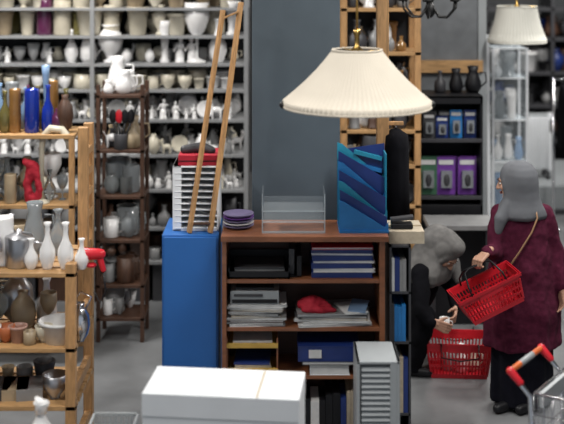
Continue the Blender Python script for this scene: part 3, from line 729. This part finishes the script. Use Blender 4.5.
def hand(par,w,d,n,curl,side=1,th=.6,k=1.0):
    d=V(d).normalized();n=V(n);n=(n-d*n.dot(d)).normalized();s=d.cross(n)*side;w=V(w);b=B()
    for off,L in((.028,.07),(.0095,.078),(-.0095,.072),(-.028,.058)):
        kk=w+d*.085*k+s*off*k;b.caps(w+s*off*.6,kk,.015,.0115,skin,10)
        a=0;p=kk
        for j,fr in enumerate((.46,.3,.26)):
            a+=curl*(1,1.2,.9)[j];q=p+(d*math.cos(a)+n*math.sin(a))*L*fr*k;b.caps(p,q,.0088-.0008*j,.0082-.0008*j,skin,8);p=q
    t0=w+d*.02+s*.018;t1=t0+(s*.75+d*.65+n*.3).normalized()*.04;t2=t1+(s*(.3)+d*.8+n*th).normalized()*.032;t3=t2+(d*.7+n*th-s*.15).normalized()*.026
    b.caps(t0,t1,.015,.0115,skin);b.caps(t1,t2,.0105,.0095,skin);b.caps(t2,t3,.0092,.008,skin)
    b.caps(w-d*.06,w+d*.01,.024,.023,skin,12,.8)
    b.done('hand',parent=par,remesh=.0035,smooth=3)
W1=empty('standing_woman');ox,oy=1.59,7.3
def O(x,y,z): return V((ox+x,oy+y,z))
b=B()
b.rings([(ox,oy,.40,.25,.2,.05),(ox,oy,.46,.248,.2,.05),(ox+.005,oy,.65,.238,.19,.04),(ox+.005,oy,.8,.224,.178,.028),(ox+.0,oy,.92,.208,.162,.018),(ox+.0,oy,1.05,.19,.144,.01),(ox+.0,oy,1.17,.185,.13,0),(ox+.0,oy,1.26,.175,.115,0),(ox,oy,1.315,.13,.09,0),(ox,oy,1.37,.06,.06,0)],maroon,72,6)
b.caps(O(.15,0,1.265),O(.22,.01,1.02),.068,.06,maroon);b.caps(O(.22,.01,1.02),O(.245,-.05,.80),.06,.048,maroon)
gw=grip
dh=V((-.62,-.62,-.28)).normalized()
wr=gw-dh*.088+V((0,0,.022))
el=O(-.20,-.10,1.03)
b.caps(O(-.14,-.01,1.265),el,.066,.058,maroon);b.caps(el,wr-dh*.015,.056,.038,maroon)
b.done('maroon_coat',parent=W1,remesh=.010,smooth=3,disp=.035,dscale=.13)
b=B()
b.rings([(ox,oy,.03,.20,.165,.07),(ox,oy,.15,.195,.16,.07),(ox,oy,.35,.195,.16,.05),(ox,oy,.6,.18,.15,.02),(ox,oy,.9,.17,.13,0)],denim,64,6)
b.done('long_dark_skirt',parent=W1,remesh=.011,smooth=3,disp=.01)
b=B()
for x,y in((-.09,-.05),(.05,-.07)):
    b.caps(O(x+.03,y-.02,.04),O(x-.1,y-.1,.032),.038,.032,black,12);b.caps(O(x+.02,y+.02,.05),O(x+.02,y+.02,.3),.04,.05,black)
b.done('shoes',parent=W1,remesh=.008,smooth=2)
def ex1(b,L):
    hx,hy=ox-.005,oy-.015
    b.rings([(hx,hy,1.24,.15,.12,.05),(hx-.01,hy,1.265,.172,.14,.04),(hx-.008,hy,1.30,.160,.135,.03),(hx-.004,hy,1.335,.137,.125,.025),(hx,hy,1.37,.120,.118,.02),(hx,hy,1.42,.114,.114,.012),(hx,hy,1.48,.114,.116,.006),(hx,hy,1.53,.108,.112,0),(hx,hy,1.57,.092,.096,0),(hx,hy,1.60,.064,.068,0),(hx,hy,1.617,.03,.03,0)],hij,48,5)
    b.chain([O(-.1,-.06,1.33),O(-.155,-.09,1.25),O(-.175,-.1,1.17)],[.05,.045,.025],hij)
head(W1,O(-.055,.02,1.47),(-.85,.30,-.2),(0,0,1),hij,ex1)
hand(W1,O(.248,-.06,.785),(.02,-.12,-1),(-1,-.2,0),.3,1)
hand(W1,wr,dh,V((.1,.1,-1)),.95,-1,th=.9)
b=B()
b.tube([O(.07,-.09,1.335),O(.07,-.15,1.27),O(.03,-.165,1.18),O(-.05,-.178,1.06),O(-.12,-.178,.96),O(-.19,-.14,.88)],.006,leather,8)
b.done('bag_strap',parent=W1)
W2=empty('crouching_woman')
b=B()
pel=V((.86,8.0,.34));ch=V((.98,7.96,.64));nk=V((1.06,7.93,.80))
b.caps(pel,pel.lerp(ch,.5),.18,.165,blackf,20);b.caps(pel.lerp(ch,.5),ch,.165,.16,blackf,20);b.caps(ch,nk,.14,.07,blackf)
b.caps(V((1.0,7.80,.73)),V((1.09,8.07,.74)),.075,.075,blackf)
for k,a,h in((V((1.0,7.72,.44)),V((.93,7.8,.1)),V((.86,7.9,.32))),(V((1.0,8.14,.46)),V((.90,8.16,.1)),V((.86,8.1,.34)))):
    b.caps(h,k,.12,.08,blackf);b.caps(k,a,.085,.07,blackf)
b.rings([(.88,7.97,.03,.14,.25,.06),(.88,7.97,.2,.13,.24,.05),(.89,7.96,.4,.13,.22,.02)],blackf,48,6)
e1=V((.965,7.64,.51));w1=V((1.035,7.60,.44));e2=V((1.24,8.0,.56));w2=V((1.235,7.80,.475))
b.caps(V((.985,7.78,.73)),e1,.068,.056,blackf);b.caps(e1,w1,.054,.038,blackf)
b.caps(V((1.09,8.06,.73)),e2,.068,.055,blackf);b.caps(e2,w2,.054,.038,blackf)
b.done('black_abaya',parent=W2,remesh=.012,smooth=4,disp=.03,dscale=.12)
b=B()
for y,x in((7.78,.93),(8.18,.9)): b.caps(V((x-.06,y+.02,.04)),V((x+.1,y-.02,.032)),.04,.032,black)
b.done('shoes',parent=W2,remesh=.008,smooth=2)
def ex2(b,L):
    b.rings([(1.03,7.93,.62,.13,.14,.08),(1.03,7.93,.66,.165,.19,.08),(1.04,7.93,.72,.176,.20,.06),(1.06,7.93,.78,.165,.18,.04),(1.075,7.93,.84,.146,.155,.03),(1.09,7.925,.90,.130,.135,.02),(1.105,7.91,.95,.118,.125,.01),(1.115,7.905,.99,.100,.105,0),(1.12,7.90,1.025,.066,.07,0),(1.12,7.90,1.043,.03,.03,0)],hij2,56,5)
    b.chain([(1.17,7.97,.84),(1.24,7.96,.75),(1.265,7.92,.64)],[.07,.05,.03],hij2)
    b.chain([L(0,.0,.1),L(0,-.08,.06),L(0,-.1,-.05)],[.07,.08,.08],hij2)
head(W2,(1.165,7.83,.855),(.40,-.42,-.82),(.62,-.50,.55),hij2,ex2)
hand(W2,w1+V((.02,.002,-.005)),V((.8,.0,-.35)),V((.1,.95,-.1)),.45,1,th=.7)
hand(W2,w2+V((-.01,-.01,-.005)),V((-.15,-.9,-.45)),V((-.9,.1,.1)),.5,-1,th=.7)
b=B();b.vase(1.13,7.655,.365,.09,.036,'mug',white,24);b.done('white_mug')
# ---------------------------------------------------------------- ceiling lights
def area(x,y,z,sx,sy,e,col=(1,.975,.94)):
    l=bpy.data.lights.new('fluorescent_light','AREA');l.shape='RECTANGLE';l.size=sx;l.size_y=sy;l.energy=e;l.color=col
    o=bpy.data.objects.new('fluorescent_light',l);o.location=(x,y,z);sc.collection.objects.link(o);return o
for (x,y,e) in((-2.6,4.2,115),(-2.2,7.7,165),(1.0,4.2,95),(2.6,6.9,140),(3.6,10.5,150),(3.4,13,90)):
    area(x,y,4.4,.3,1.5,e)
    b=B();b.box(x-.16,x+.16,y-.8,y+.8,4.5,4.6,wplastic);b.done('ceiling_light_fixture')
w=bpy.data.worlds.new('World');sc.world=w;w.use_nodes=True
w.node_tree.nodes['Background'].inputs[0].default_value=(.80,.89,1,1);w.node_tree.nodes['Background'].inputs[1].default_value=.42
# ---------------------------------------------------------------- camera
cam=bpy.data.cameras.new('camera');co=bpy.data.objects.new('camera',cam);sc.collection.objects.link(co)
co.location=(0,0,3);co.rotation_euler=(math.pi/2,0,0)
cam.sensor_width=36;cam.lens=36*1100/564;cam.shift_y=-260/564
cam.dof.use_dof=True;cam.dof.focus_distance=6.8;cam.dof.aperture_fstop=1.3
sc.camera=co
sc.view_settings.view_transform='Standard'
